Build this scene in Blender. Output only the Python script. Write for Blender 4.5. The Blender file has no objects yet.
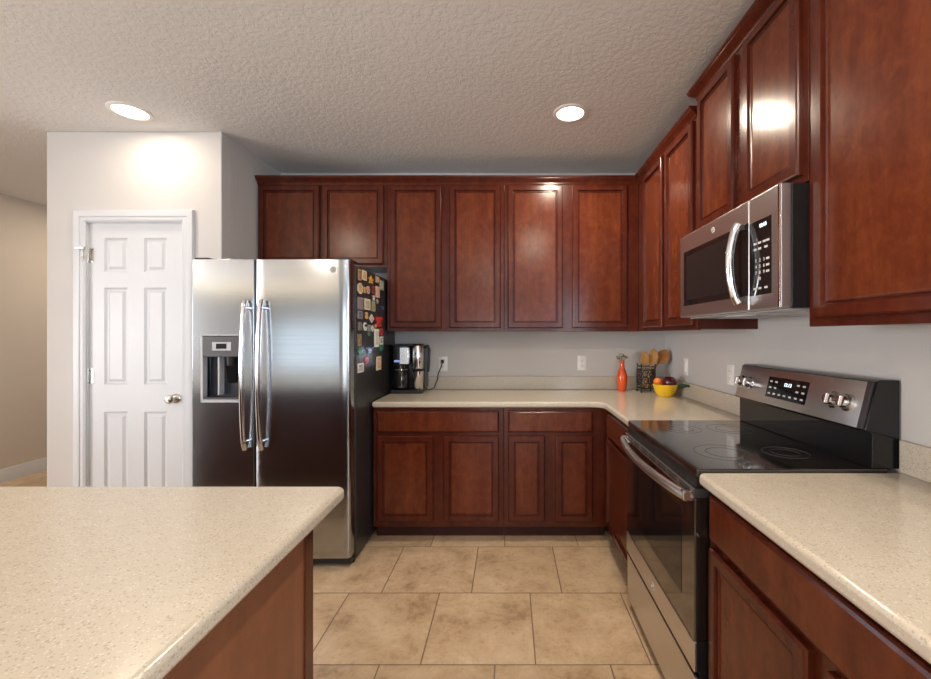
import bpy, bmesh, math, random
from mathutils import Vector, Matrix
random.seed(7)
sc = bpy.context.scene
COL = sc.collection
PI = math.pi

# ------------------------------------------------------------------ camera, world, lights, exposure
EYE = 1.346
F_PX, W_PX = 415.0, 931.0
cd = bpy.data.cameras.new('camera'); cam = bpy.data.objects.new('camera', cd); COL.objects.link(cam)
cam.location = (0, 0, EYE); cam.rotation_euler = (PI/2, 0, 0)
cd.sensor_width = 36.0; cd.sensor_fit = 'HORIZONTAL'; cd.lens = 36.0*F_PX/W_PX
cd.shift_x = -43.5/W_PX; cd.shift_y = -4.5/W_PX; cd.clip_start = 0.02
sc.camera = cam
vs = sc.view_settings
sc.display_settings.display_device = 'sRGB'
vs.view_transform = 'Standard'; vs.look = 'None'; vs.gamma = 1.0; vs.use_curve_mapping = False
vs.exposure = 0.14
sc.cycles.use_denoising = True
sc.cycles.max_bounces = 10; sc.cycles.diffuse_bounces = 6; sc.cycles.glossy_bounces = 5
sc.cycles.sample_clamp_indirect = 6.0
world = bpy.data.worlds.new('sky'); sc.world = world; world.use_nodes = True
wn = world.node_tree.nodes; wl = world.node_tree.links
bg = wn['Background']
sky = wn.new('ShaderNodeTexSky'); sky.sky_type = 'HOSEK_WILKIE'; sky.turbidity = 3.0; sky.sun_direction = (0.3, 0.6, 0.74)
wl.new(sky.outputs['Color'], bg.inputs['Color']); bg.inputs['Strength'].default_value = 1.2

CEIL = 2.64
YREAR = -8.5                                     # rear wall of the open-plan room; its unseen glass doors are added for daylight
WINDOWS = [(-7.95, -4.7, 0.05, 1.75), (-1.7, 0.9, 0.05, 2.15)]
WINDOW_POWER = (28.0, 70.0)
SIDE_FILL_WINDOW = (-3.4, -1.2, .85, 2.15)            # unseen window added in the right-hand wall for cool fill light
SIDE_POWER = 140.0
LEFT_FILL_WINDOW = (-4.6, -1.0, .5, 2.2)               # unseen window added in the far left wall to light ceiling and cabinets
LEFT_POWER = 440.0
CAN_POWER = 18.0
CAN_COLOR = (1.0, 0.85, 0.66)
def area_light(name, loc, rot, sx, sy, power, color, shape='RECTANGLE'):
    ld = bpy.data.lights.new(name, 'AREA'); ld.shape = shape; ld.size = sx
    if shape == 'RECTANGLE': ld.size_y = sy
    ld.energy = power; ld.color = color
    o = bpy.data.objects.new(name, ld); COL.objects.link(o); o.location = loc; o.rotation_euler = rot
    return o
for (x0, x1, z0, z1), pw in zip(WINDOWS, WINDOW_POWER):                 # lamps added as daylight in the unseen glass doors
    area_light('window_daylight', ((x0+x1)/2, YREAR-0.12, (z0+z1)/2), (PI/2, 0, 0), x1-x0, z1-z0, pw, (0.86, 0.93, 1.0))
area_light('window_daylight', (1.245+.09, (SIDE_FILL_WINDOW[0]+SIDE_FILL_WINDOW[1])/2, (SIDE_FILL_WINDOW[2]+SIDE_FILL_WINDOW[3])/2), (PI/2, 0, PI/2), SIDE_FILL_WINDOW[1]-SIDE_FILL_WINDOW[0], SIDE_FILL_WINDOW[3]-SIDE_FILL_WINDOW[2], SIDE_POWER, (0.72, 0.86, 1.0))
area_light('window_daylight', (-8.29, (LEFT_FILL_WINDOW[0]+LEFT_FILL_WINDOW[1])/2, (LEFT_FILL_WINDOW[2]+LEFT_FILL_WINDOW[3])/2), (PI/2, 0, -PI/2), LEFT_FILL_WINDOW[1]-LEFT_FILL_WINDOW[0], LEFT_FILL_WINDOW[3]-LEFT_FILL_WINDOW[2], LEFT_POWER, (0.97, 0.97, 1.0))

# ------------------------------------------------------------------ materials
def new_mat(name):
    m = bpy.data.materials.new(name); m.use_nodes = True
    nt = m.node_tree; b = nt.nodes['Principled BSDF']
    return m, nt, b
def simple(name, col, rough=0.5, metal=0.0, spec=0.5, coat=0.0, emit=None, estr=0.0, noise=0.06, trans=0.0, ior=None, aniso=0.0):
    """plain material whose colour and gloss wander a little with noise"""
    m, nt, b = new_mat(name)
    b.inputs['Metallic'].default_value = metal
    b.inputs['Specular IOR Level'].default_value = spec
    b.inputs['Coat Weight'].default_value = coat
    b.inputs['Coat Roughness'].default_value = 0.1
    b.inputs['Anisotropic'].default_value = aniso
    if trans: b.inputs['Transmission Weight'].default_value = trans
    if ior: b.inputs['IOR'].default_value = ior
    if emit:
        b.inputs['Emission Color'].default_value = (*emit, 1); b.inputs['Emission Strength'].default_value = estr
    g = nt.nodes.new('ShaderNodeNewGeometry')
    n = nt.nodes.new('ShaderNodeTexNoise'); n.inputs['Scale'].default_value = 18; n.inputs['Detail'].default_value = 3
    nt.links.new(g.outputs['Position'], n.inputs['Vector'])
    r = nt.nodes.new('ShaderNodeValToRGB')
    r.color_ramp.elements[0].position = .3; r.color_ramp.elements[1].position = .7
    r.color_ramp.elements[0].color = (*[c*(1-noise) for c in col], 1)
    r.color_ramp.elements[1].color = (*[min(1, c*(1+noise)) for c in col], 1)
    nt.links.new(n.outputs['Fac'], r.inputs['Fac']); nt.links.new(r.outputs['Color'], b.inputs['Base Color'])
    b.inputs['Roughness'].default_value = rough
    return m
def ramp(nt, fac, stops):
    r = nt.nodes.new('ShaderNodeValToRGB'); e = r.color_ramp.elements
    e[0].position, e[0].color = stops[0][0], (*stops[0][1], 1)
    e[1].position, e[1].color = stops[-1][0], (*stops[-1][1], 1)
    for p, c in stops[1:-1]:
        k = e.new(p); k.color = (*c, 1)
    nt.links.new(fac, r.inputs['Fac']); return r.outputs['Color']
def noise_node(nt, scale, detail=4, vec_scale=(1, 1, 1), dist=0.0, rough=0.5):
    g = nt.nodes.new('ShaderNodeNewGeometry')
    mp = nt.nodes.new('ShaderNodeMapping'); mp.inputs['Scale'].default_value = vec_scale
    nt.links.new(g.outputs['Position'], mp.inputs['Vector'])
    n = nt.nodes.new('ShaderNodeTexNoise'); n.inputs['Scale'].default_value = scale; n.inputs['Detail'].default_value = detail
    n.inputs['Distortion'].default_value = dist; n.inputs['Roughness'].default_value = rough
    nt.links.new(mp.outputs['Vector'], n.inputs['Vector'])
    return n.outputs['Fac']
def mix(nt, fac, a, b, mode='MIX'):
    m = nt.nodes.new('ShaderNodeMix'); m.data_type = 'RGBA'; m.blend_type = mode
    if isinstance(fac, (int, float)): m.inputs['Factor'].default_value = fac
    else: nt.links.new(fac, m.inputs['Factor'])
    for s, v in ((6, a), (7, b)):
        if isinstance(v, tuple): m.inputs[s].default_value = (*v, 1)
        else: nt.links.new(v, m.inputs[s])
    return m.outputs[2]
def bump(nt, b, height, strength, dist):
    bn = nt.nodes.new('ShaderNodeBump'); bn.inputs['Strength'].default_value = strength; bn.inputs['Distance'].default_value = dist
    nt.links.new(height, bn.inputs['Height']); nt.links.new(bn.outputs['Normal'], b.inputs['Normal'])

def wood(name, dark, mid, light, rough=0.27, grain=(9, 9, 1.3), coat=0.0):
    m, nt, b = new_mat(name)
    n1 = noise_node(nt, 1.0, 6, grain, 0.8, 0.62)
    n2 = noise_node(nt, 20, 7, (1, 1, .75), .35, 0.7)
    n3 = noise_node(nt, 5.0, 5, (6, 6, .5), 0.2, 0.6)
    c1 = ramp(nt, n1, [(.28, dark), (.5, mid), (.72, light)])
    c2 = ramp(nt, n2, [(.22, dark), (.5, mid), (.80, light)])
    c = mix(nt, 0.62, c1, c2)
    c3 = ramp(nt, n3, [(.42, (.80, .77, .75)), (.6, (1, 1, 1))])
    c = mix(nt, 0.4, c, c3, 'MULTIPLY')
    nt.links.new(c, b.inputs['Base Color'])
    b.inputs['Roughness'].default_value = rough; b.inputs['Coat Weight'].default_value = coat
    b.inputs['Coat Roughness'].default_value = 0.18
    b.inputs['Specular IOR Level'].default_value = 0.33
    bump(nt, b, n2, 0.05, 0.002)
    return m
M = {}
M['wood'] = wood('cherry_wood', (.042, .0068, .0042), (.078, .0145, .0072), (.125, .0300, .0120), rough=.21)
M['wood_panel'] = wood('cherry_veneer_panel', (.060, .0108, .0050), (.116, .0250, .0096), (.195, .0540, .0190), rough=.21)  # same cherry made lighter than the frames; the lighting difference sits in the colour
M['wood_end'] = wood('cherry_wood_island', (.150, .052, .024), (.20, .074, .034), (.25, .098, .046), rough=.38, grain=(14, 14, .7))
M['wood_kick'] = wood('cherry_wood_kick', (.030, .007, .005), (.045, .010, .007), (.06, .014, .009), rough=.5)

def quartz(name, base, lo, hi):
    m, nt, b = new_mat(name)
    big = noise_node(nt, 30, 4)
    c = ramp(nt, big, [(.3, tuple(v*.95 for v in base)), (.7, base)])
    g = nt.nodes.new('ShaderNodeNewGeometry')
    for scale, thr, colr in ((210, .17, lo), (330, .15, (.36, .30, .22)), (260, .14, hi)):
        v = nt.nodes.new('ShaderNodeTexVoronoi'); v.inputs['Scale'].default_value = scale
        nt.links.new(g.outputs['Position'], v.inputs['Vector'])
        sep = nt.nodes.new('ShaderNodeSeparateColor'); nt.links.new(v.outputs['Color'], sep.inputs['Color'])
        lt = nt.nodes.new('ShaderNodeMath'); lt.operation = 'LESS_THAN'; lt.inputs[1].default_value = thr
        nt.links.new(sep.outputs['Red'], lt.inputs[0])
        d = nt.nodes.new('ShaderNodeMath'); d.operation = 'LESS_THAN'; d.inputs[1].default_value = .42
        nt.links.new(v.outputs['Distance'], d.inputs[0])
        mu = nt.nodes.new('ShaderNodeMath'); mu.operation = 'MULTIPLY'
        nt.links.new(lt.outputs[0], mu.inputs[0]); nt.links.new(d.outputs[0], mu.inputs[1])
        k = nt.nodes.new('ShaderNodeMath'); k.operation = 'MULTIPLY'; k.inputs[1].default_value = .55
        nt.links.new(mu.outputs[0], k.inputs[0])
        c = mix(nt, k.outputs[0], c, colr)
    nt.links.new(c, b.inputs['Base Color'])
    b.inputs['Roughness'].default_value = 0.16; b.inputs['Specular IOR Level'].default_value = 0.5
    return m
M['quartz'] = quartz('quartz', (.54, .482, .398), (.31, .245, .18), (.72, .68, .61))

def paint(name, col, bscale, bstr, rough=0.75):
    m, nt, b = new_mat(name)
    n = noise_node(nt, 3.0, 3)
    nt.links.new(ramp(nt, n, [(.3, tuple(v*.975 for v in col)), (.7, col)]), b.inputs['Base Color'])
    b.inputs['Roughness'].default_value = rough; b.inputs['Specular IOR Level'].default_value = .3
    bump(nt, b, noise_node(nt, bscale, 5, dist=.4), bstr, .004)
    return m
M['wall'] = paint('wall_paint', (.565, .545, .53), 130, .10)
M['wall_rear'] = paint('rear_wall_paint', (.34, .36, .38), 130, .10)  # unseen wall, toned darker and cooler to grey the refrigerator's reflection
M['wall_hall'] = paint('hall_paint', (.56, .50, .44), 130, .10)
M['white'] = paint('white_trim_paint', (.60, .615, .645), 60, .02, .35)

def ceiling_mat():
    m, nt, b = new_mat('knockdown_ceiling')
    b.inputs['Base Color'].default_value = (.72, .725, .735, 1); b.inputs['Roughness'].default_value = .9
    b.inputs['Specular IOR Level'].default_value = .15
    n = noise_node(nt, 46, 4, dist=.5, rough=.5)
    r = ramp(nt, n, [(.42, (0, 0, 0)), (.56, (1, 1, 1))])
    c = nt.nodes.new('ShaderNodeRGBToBW'); nt.links.new(r, c.inputs['Color'])
    bump(nt, b, c.outputs['Val'], .24, .005)
    return m
M['ceiling'] = ceiling_mat()

def tile_mat():
    m, nt, b = new_mat('travertine_tile')
    T = 0.471; Y0 = 1.694; X0 = -.362; SH = .1667
    N, L = nt.nodes, nt.links
    def math_(op, a, c=None):
        k = N.new('ShaderNodeMath'); k.operation = op
        for i, v in enumerate((a, c)):
            if v is None: continue
            if isinstance(v, (int, float)): k.inputs[i].default_value = v
            else: L.new(v, k.inputs[i])
        return k.outputs[0]
    g = N.new('ShaderNodeNewGeometry'); sp = N.new('ShaderNodeSeparateXYZ'); L.new(g.outputs['Position'], sp.inputs[0])
    v = math_('DIVIDE', math_('SUBTRACT', sp.outputs['Y'], Y0), T)
    row = math_('FLOOR', v)
    u = math_('DIVIDE', math_('SUBTRACT', math_('SUBTRACT', sp.outputs['X'], X0), math_('MULTIPLY', row, SH)), T)
    colm = math_('FLOOR', u)
    fu, fv = math_('SUBTRACT', u, colm), math_('SUBTRACT', v, row)
    du = math_('MINIMUM', fu, math_('SUBTRACT', 1.0, fu)); dv = math_('MINIMUM', fv, math_('SUBTRACT', 1.0, fv))
    d = math_('MULTIPLY', math_('MINIMUM', du, dv), T)
    grout = N.new('ShaderNodeMapRange'); grout.inputs['From Min'].default_value = .0016; grout.inputs['From Max'].default_value = .0038
    L.new(d, grout.inputs['Value'])
    cid = N.new('ShaderNodeCombineXYZ'); L.new(colm, cid.inputs[0]); L.new(row, cid.inputs[1])
    wn_ = N.new('ShaderNodeTexWhiteNoise'); wn_.noise_dimensions = '3D'; L.new(cid.outputs[0], wn_.inputs['Vector'])
    off = N.new('ShaderNodeVectorMath'); off.operation = 'MULTIPLY_ADD'
    L.new(wn_.outputs['Color'], off.inputs[0]); off.inputs[1].default_value = (9, 9, 9); L.new(g.outputs['Position'], off.inputs[2])
    def nz(s, det, dist, r=.6):
        k = N.new('ShaderNodeTexNoise'); k.inputs['Scale'].default_value = s; k.inputs['Detail'].default_value = det
        k.inputs['Distortion'].default_value = dist; k.inputs['Roughness'].default_value = r
        L.new(off.outputs[0], k.inputs['Vector']); return k.outputs['Fac']
    c1 = ramp(nt, nz(5.0, 9, .25, .74), [(.32, (.36, .24, .14)), (.45, (.56, .40, .255)), (.66, (.72, .56, .39))])
    c2 = ramp(nt, nz(38, 6, .2, .7), [(.30, (.45, .36, .28)), (.44, (1, 1, 1))])
    c = mix(nt, .45, c1, c2, 'MULTIPLY')
    tone = ramp(nt, wn_.outputs['Value'], [(0, (.90, .88, .85)), (1, (1, 1, 1))])
    c = mix(nt, 1.0, c, tone, 'MULTIPLY')
    c = mix(nt, grout.outputs['Result'], (.20, .14, .085), c)
    L.new(c, b.inputs['Base Color'])
    b.inputs['Roughness'].default_value = .30; b.inputs['Specular IOR Level'].default_value = .45
    bump(nt, b, grout.outputs['Result'], .5, .002)
    return m
M['tile'] = tile_mat()

def steel_mat(name, col, rough, aniso, wav=0.0):
    m, nt, b = new_mat(name)
    b.inputs['Metallic'].default_value = 1.0
    b.inputs['Anisotropic'].default_value = aniso
    n = noise_node(nt, 1.0, 3, (2, 2, 260))
    nt.links.new(ramp(nt, n, [(.3, tuple(v*.93 for v in col)), (.7, col)]), b.inputs['Base Color'])
    b.inputs['Roughness'].default_value = rough
    if wav:
        bump(nt, b, noise_node(nt, 3.2, 1, (1, 1, .6)), wav, .02)
    return m
M['steel'] = steel_mat('brushed_steel', (.43, .46, .49), .155, .0, .04)
M['steel_warm'] = steel_mat('brushed_steel_range', (.66, .645, .65), .33, .0)
M['chrome'] = simple('chrome', (.75, .75, .76), .12, 1.0)
M['nickel'] = simple('satin_nickel', (.55, .52, .47), .22, 1.0)
M['black_gloss'] = simple('black_glass', (.008, .008, .009), .05, 0, .5, noise=.02)
M['ceran'] = simple('glass_ceramic', (.010, .010, .010), .05, 0, 1.0, coat=1.0, noise=.02)
M['oven_glass'] = simple('oven_glass', (.016, .012, .010), .04, 0, 1.0, coat=.6, noise=.02)
M['black'] = simple('black_enamel', (.014, .013, .014), .28, noise=.1)
M['fridge_side'] = simple('fridge_side_charcoal', (.022, .020, .021), .34, noise=.1)
M['dark_grey'] = simple('dark_grey_plastic', (.018, .019, .026), .25)
M['grey'] = simple('grey_plastic', (.045, .042, .044), .34)
M['mid_grey'] = simple('silver_plastic', (.42, .42, .44), .35)
M['white_plastic'] = simple('white_plastic', (.82, .81, .79), .35)
M['slot'] = simple('slot_dark', (.03, .03, .03), .6)
M['ring'] = simple('burner_ring_grey', (.07, .07, .072), .25)
M['mark'] = simple('printed_mark', (.62, .62, .62), .5)
M['digit'] = simple('display_digit', (.7, .85, .95), .5, emit=(.75, .92, 1.0), estr=1.6)
M['orange_glaze'] = simple('orange_glaze', (.70, .085, .012), .14, coat=.5, noise=.1)
M['iron'] = simple('wrought_iron', (.018, .013, .010), .4)
M['spoon'] = wood('beech_wood', (.42, .20, .055), (.55, .28, .085), (.66, .36, .13), rough=.5, coat=0, grain=(30, 30, 6))
M['spoon_dark'] = wood('olive_wood', (.30, .11, .030), (.46, .19, .055), (.56, .26, .09), rough=.5, coat=0, grain=(30, 30, 6))
M['yellow_glaze'] = simple('yellow_glaze', (.86, .52, .012), .15, coat=.5)
M['leaf_glaze'] = simple('green_leaf_glaze', (.02, .085, .022), .2, coat=.4, noise=.25)
M['apple'] = simple('dark_red_skin', (.075, .006, .012), .16, coat=.5, noise=.3)
M['orange_skin'] = simple('orange_skin', (.80, .20, .02), .4, noise=.1)
M['stem'] = simple('stem_green', (.08, .13, .05), .6, noise=.3)
M['petal'] = simple('dried_petal', (.42, .43, .32), .7, noise=.3)
M['petal2'] = simple('dried_petal_rust', (.28, .16, .08), .7, noise=.3)
M['lamp'] = simple('lamp_diffuser', (1, .95, .85), .5, emit=(1.0, .90, .74), estr=9.0)
M['warm_tube'] = simple('warm_lamp_tube', (1, .9, .7), .5, emit=(1.0, .74, .42), estr=3.0)  # glow of the added streak lamp
M['glass'] = simple('window_glass', (1, 1, 1), .0, trans=1.0, ior=1.02, noise=0)
M['carafe'] = simple('dark_carafe_glass', (.012, .011, .011), .04, 0, .6)
M['blue_disp'] = simple('blue_display', (.2, .3, .6), .3, emit=(.35, .5, 1.0), estr=.35)

# ------------------------------------------------------------------ mesh helpers (all coordinates in the room frame)
class MB:
    def __init__(s): s.bm = bmesh.new(); s.mi = 0
    def _f(s, vs):
        try:
            f = s.bm.faces.new(vs); f.material_index = s.mi; return f
        except ValueError: return None
    def box(s, x0, x1, y0, y1, z0, z1):
        v = [s.bm.verts.new((x, y, z)) for x in (x0, x1) for y in (y0, y1) for z in (z0, z1)]
        for q in ((0, 1, 3, 2), (4, 6, 7, 5), (0, 4, 5, 1), (2, 3, 7, 6), (0, 2, 6, 4), (1, 5, 7, 3)): s._f([v[i] for i in q])
        return s
    def prism(s, pts, vec):
        """closed 3D polygon swept along vec"""
        vec = Vector(vec); a = [s.bm.verts.new(p) for p in pts]; b = [s.bm.verts.new(Vector(p)+vec) for p in pts]; n = len(pts)
        s._f(a[::-1]); s._f(b)
        for i in range(n): s._f([a[i], a[(i+1) % n], b[(i+1) % n], b[i]])
        return s
    def loops(s, rings, cap0=True, cap1=True, closed=True, face=0):
        R = [[s.bm.verts.new(p) for p in r] for r in rings]; n = len(R[0])
        for a, b in zip(R, R[1:]):
            for i in range(n if closed else n-1): s._f([a[i], a[(i+1) % n], b[(i+1) % n], b[i]])
        if cap0: s._f(R[0][::-1])
        s.mi += face
        if cap1: s._f(R[-1])
        s.mi -= face
        return s
    def panel(s, o, r, u, n, x0, x1, z0, z1, prof, face=0):
        o, r, u, n = Vector(o), Vector(r), Vector(u), Vector(n)
        P = lambda a, b, h: o + r*a + u*b + n*h
        return s.loops([[P(x0+i, z0+i, h), P(x1-i, z0+i, h), P(x1-i, z1-i, h), P(x0+i, z1-i, h)] for i, h in prof], face=face)
    def lathe(s, c, prof, seg=24, axis=(0, 0, 1), cap0=True, cap1=True):
        """prof: (radius, height along axis)"""
        c = Vector(c); ax = Vector(axis).normalized()
        e = ax.orthogonal().normalized(); f = ax.cross(e)
        return s.loops([[c + ax*h + (e*math.cos(2*PI*k/seg) + f*math.sin(2*PI*k/seg))*max(r, 1e-4) for k in range(seg)] for r, h in prof], cap0, cap1)
    def tube(s, pts, rad, seg=10, squash=None, cap=True):
        pts = [Vector(p) for p in pts]; n = len(pts)
        rads = rad if isinstance(rad, (list, tuple)) else [rad]*n
        rings = []; prev = None
        for i, p in enumerate(pts):
            t = (pts[min(i+1, n-1)] - pts[max(i-1, 0)]).normalized()
            if prev is None:
                e = t.orthogonal().normalized()
                if abs(t.z) < .95: e = t.cross(Vector((0, 0, 1))).normalized()
            else:
                e = (prev - t*prev.dot(t)).normalized()
            prev = e; f = t.cross(e)
            a, b = (1, 1) if squash is None else squash
            rings.append([p + (e*a*math.cos(2*PI*k/seg) + f*b*math.sin(2*PI*k/seg))*rads[i] for k in range(seg)])
        return s.loops(rings, cap, cap)
    def text(s, txt, o, r, u, size, depth=.0006, align='CENTER'):
        cu = bpy.data.curves.new('t', 'FONT'); cu.body = txt; cu.size = size; cu.align_x = align; cu.align_y = 'CENTER'; cu.extrude = depth; cu.resolution_u = 3
        ob = bpy.data.objects.new('t', cu); COL.objects.link(ob)
        dg = bpy.context.evaluated_depsgraph_get(); dg.update()
        me = bpy.data.meshes.new_from_object(ob.evaluated_get(dg))
        o, r, u = Vector(o), Vector(r), Vector(u); n = r.cross(u)
        base = len(s.bm.verts); vv = [s.bm.verts.new(o + r*v.co.x + u*v.co.y + n*v.co.z) for v in me.vertices]
        for p in me.polygons: s._f([vv[i] for i in p.vertices])
        bpy.data.objects.remove(ob); bpy.data.curves.remove(cu); bpy.data.meshes.remove(me)
        return s
    def build(s, name, mat, parent=None, bevel=0.0, seg=2, smooth=40, origin=None):
        bm = s.bm
        bmesh.ops.recalc_face_normals(bm, faces=bm.faces[:])
        xs = [v.co for v in bm.verts]
        lo = Vector([min(c[i] for c in xs) for i in range(3)]); hi = Vector([max(c[i] for c in xs) for i in range(3)])
        org = Vector(origin) if origin else Vector(((lo.x+hi.x)/2, (lo.y+hi.y)/2, lo.z))
        for v in bm.verts: v.co -= org
        if smooth:
            for f in bm.faces: f.smooth = True
            lim = math.radians(smooth)
            for e in bm.edges:
                if len(e.link_faces) != 2 or e.calc_face_angle(0) > lim: e.smooth = False
        me = bpy.data.meshes.new(name); bm.to_mesh(me); bm.free()
        for m in (mat if isinstance(mat, (list, tuple)) else [mat]): me.materials.append(M[m] if isinstance(m, str) else m)
        ob = bpy.data.objects.new(name, me); COL.objects.link(ob)
        if parent is not None:
            ob.parent = parent
            w = Vector(parent.location); p = parent.parent
            while p is not None: w += Vector(p.location); p = p.parent
            ob.location = org - w
        else: ob.location = org
        if bevel:
            md = ob.modifiers.new('edge', 'BEVEL'); md.width = bevel; md.segments = seg; md.limit_method = 'ANGLE'; md.angle_limit = math.radians(50)
            md.harden_normals = True
        return ob
def box(name, mat, b, parent=None, bevel=0.0, seg=2): return MB().box(*b).build(name, mat, parent, bevel, seg)
def thing(name, label, cat, loc, group=None):
    o = bpy.data.objects.new(name, None); COL.objects.link(o); o.location = loc; o.empty_display_size = .1
    return tag(o, label, cat, group)
def tag(o, label, cat, group=None):
    o['label'] = label; o['category'] = cat
    if group: o['group'] = group
    return o
def struct(o): o['kind'] = 'structure'; return o
X, Y, Z = Vector((1, 0, 0)), Vector((0, 1, 0)), Vector((0, 0, 1))

# ------------------------------------------------------------------ the setting
XR, YB = 1.245, 3.32           # right wall and back wall of the kitchen
XL_HALL, XL_ROOM, YB_HALL = -4.63, -8.2, 5.2
PX0, PX1, PY = -2.943, -1.828, 2.64      # the pantry box
struct(box('floor', 'tile', (XL_ROOM, XR+.1, YREAR, YB_HALL, -.1, 0)))
struct(box('ceiling', 'ceiling', (XL_ROOM, XR+.1, YREAR, YB_HALL, CEIL, CEIL+.1)))
struct(box('wall_back', 'wall', (PX1, XR, YB, YB+.1, 0, CEIL)))

DX0, DX1, DZ1 = -2.684, -2.072, 2.064      # pantry door opening
m = MB()
m.prism([(PX0, PY, 0), (DX0, PY, 0), (DX0, PY, DZ1), (DX1, PY, DZ1), (DX1, PY, 0), (PX1, PY, 0), (PX1, PY, CEIL), (PX0, PY, CEIL)], (0, .1, 0))
struct(m.build('wall_pantry_front', 'wall', bevel=.006))
struct(box('wall_pantry_right', 'wall', (PX1-.1, PX1, PY+.1, YB+.1, 0, CEIL)))
struct(box('wall_pantry_left', 'wall', (PX0, PX0+.1, PY+.1, YB_HALL, 0, CEIL)))
struct(box('wall_hall_back', 'wall_hall', (XL_HALL, PX0, YB_HALL, YB_HALL+.1, 0, CEIL)))
struct(box('wall_left', 'wall_hall', (XL_HALL-.1, XL_HALL, 1.2, YB_HALL, 0, CEIL)))
struct(box('wall_living_front', 'wall_hall', (XL_ROOM, XL_HALL-.1, 1.2, 1.3, 0, CEIL)))
def window_wall(name, wname, xa, xb, ya, yb, win):
    sy0, sy1, sz0, sz1 = win
    m = MB(); m.box(xa, xb, sy1, yb, 0, CEIL).box(xa, xb, ya, sy0, 0, CEIL).box(xa, xb, sy0, sy1, 0, sz0).box(xa, xb, sy0, sy1, sz1, CEIL)
    struct(m.build(name, 'wall'))
    m = MB(); w = .045; sm = (sy0+sy1)/2
    for b in ((sy0, sy0+w, sz0, sz1), (sy1-w, sy1, sz0, sz1), (sm-w/2, sm+w/2, sz0, sz1), (sy0, sy1, sz0, sz0+w), (sy0, sy1, sz1-w, sz1)): m.box(xa+.03, xb-.03, *b)
    struct(m.build(wname, 'white'))
window_wall('wall_living_left', 'window_4', XL_ROOM-.1, XL_ROOM, YREAR, 1.3, LEFT_FILL_WINDOW)
window_wall('wall_right', 'window_3', XR, XR+.1, YREAR, YB+.1, SIDE_FILL_WINDOW)
m = MB(); xs = XL_ROOM
for (x0, x1, z0, z1) in WINDOWS:
    m.box(xs, x0, YREAR-.1, YREAR, 0, CEIL); m.box(x0, x1, YREAR-.1, YREAR, 0, z0); m.box(x0, x1, YREAR-.1, YREAR, z1, CEIL); xs = x1
m.box(xs, XR, YREAR-.1, YREAR, 0, CEIL)
struct(m.build('wall_rear', 'wall_rear'))
for k, (x0, x1, z0, z1) in enumerate(WINDOWS):
    m = MB(); w = .05; xm = (x0+x1)/2
    for b in ((x0, x0+w, z0, z1), (x1-w, x1, z0, z1), (xm-w/2, xm+w/2, z0, z1), (x0, x1, z0, z0+w), (x0, x1, z1-w, z1)):
        m.box(b[0], b[1], YREAR-.08, YREAR-.03, b[2], b[3])
    struct(m.build('window_%d' % (k+1), 'white'))  # frames of the added rear glass doors
def baseboard(name, pts_axis, b): struct(box(name, 'white', b, bevel=.006))
m = MB()
bp = [(0, 0), (.014, 0), (.014, .085), (.009, .10), (.006, .12), (0, .122)]
m.prism([(XL_HALL+a, 1.2, z) for a, z in bp], (0, YB_HALL-1.2, 0)); struct(m.build('baseboard_left', 'white'))
m = MB(); m.prism([(PX0-.002, PY-a, z) for a, z in bp], (DX0-.075-PX0, 0, 0)); struct(m.build('baseboard_pantry', 'white'))

# pantry door: structure with parts
d = bpy.data.objects.new('door_1', None); COL.objects.link(d); d.location = ((DX0+DX1)/2, PY+.02, 0); struct(d)
m = MB(); SY = PY+.012                     # front face of the slab stands just inside the opening
xs_ = [DX0+.004, -2.587, -2.437, -2.332, -2.185, DX1-.004]; zs_ = [.01, .25, .856, 1.028, 1.649, 1.747, 1.967, DZ1-.004]
for i in range(5):
    for j in range(7):
        x0, x1, z0, z1 = xs_[i], xs_[i+1], zs_[j], zs_[j+1]
        if i in (1, 3) and j in (1, 3, 5):
            prof = [(0, 0), (.012, -.010), (.020, -.010), (.036, -.002)]
            R = [[Vector((a, SY-h, b)) for a, b in ((x0+q, z0+q), (x1-q, z0+q), (x1-q, z1-q), (x0+q, z1-q))] for q, h in prof]
            m.loops(R, cap0=False)
        else:
            m._f([m.bm.verts.new(p) for p in ((x0, SY, z0), (x1, SY, z0), (x1, SY, z1), (x0, SY, z1))])
bmesh.ops.remove_doubles(m.bm, verts=m.bm.verts[:], dist=1e-5)
x0, x1, z0, z1 = xs_[0], xs_[-1], zs_[0], zs_[-1]
m.loops([[(a, y, b) for a, b in ((x0, z0), (x1, z0), (x1, z1), (x0, z1))] for y in (SY, SY+.035)], cap0=False)
slab = m.build('door_slab', 'white', d, smooth=20)
m = MB()                                   # casing: moulded profile mitred round the opening
cp = [(0, 0), (0, .010), (.012, .016), (.030, .014), (.034, .019), (.060, .022), (.070, .020), (.074, .012), (.074, 0)]
rings = []
for (x, z, ex, ez) in ((DX0, 0, -1, 0), (DX0, DZ1, -1, 1), (DX1, DZ1, 1, 1), (DX1, 0, 1, 0)):
    rings.append([Vector((x+ex*a, PY-h, z+ez*a)) for a, h in cp])
m.loops(rings); m.build('door_casing', 'white', d, smooth=30)
m = MB(); m.box(DX0, DX0+.0035, PY, PY+.1, 0, DZ1); m.box(DX1-.0035, DX1, PY, PY+.1, 0, DZ1); m.box(DX0, DX1, PY, PY+.1, DZ1-.0035, DZ1); m.build('door_jamb', 'white', d)
kx, kz = -2.128, .94
m = MB(); m.lathe((kx, SY, kz), [(.030, 0), (.031, .004), (.026, .009), (.012, .012), (.011, .030), (.020, .036), (.027, .045), (.028, .054), (.022, .063), (.008, .067)], 24, (0, -1, 0))
m.build('door_knob', 'nickel', d)
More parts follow.
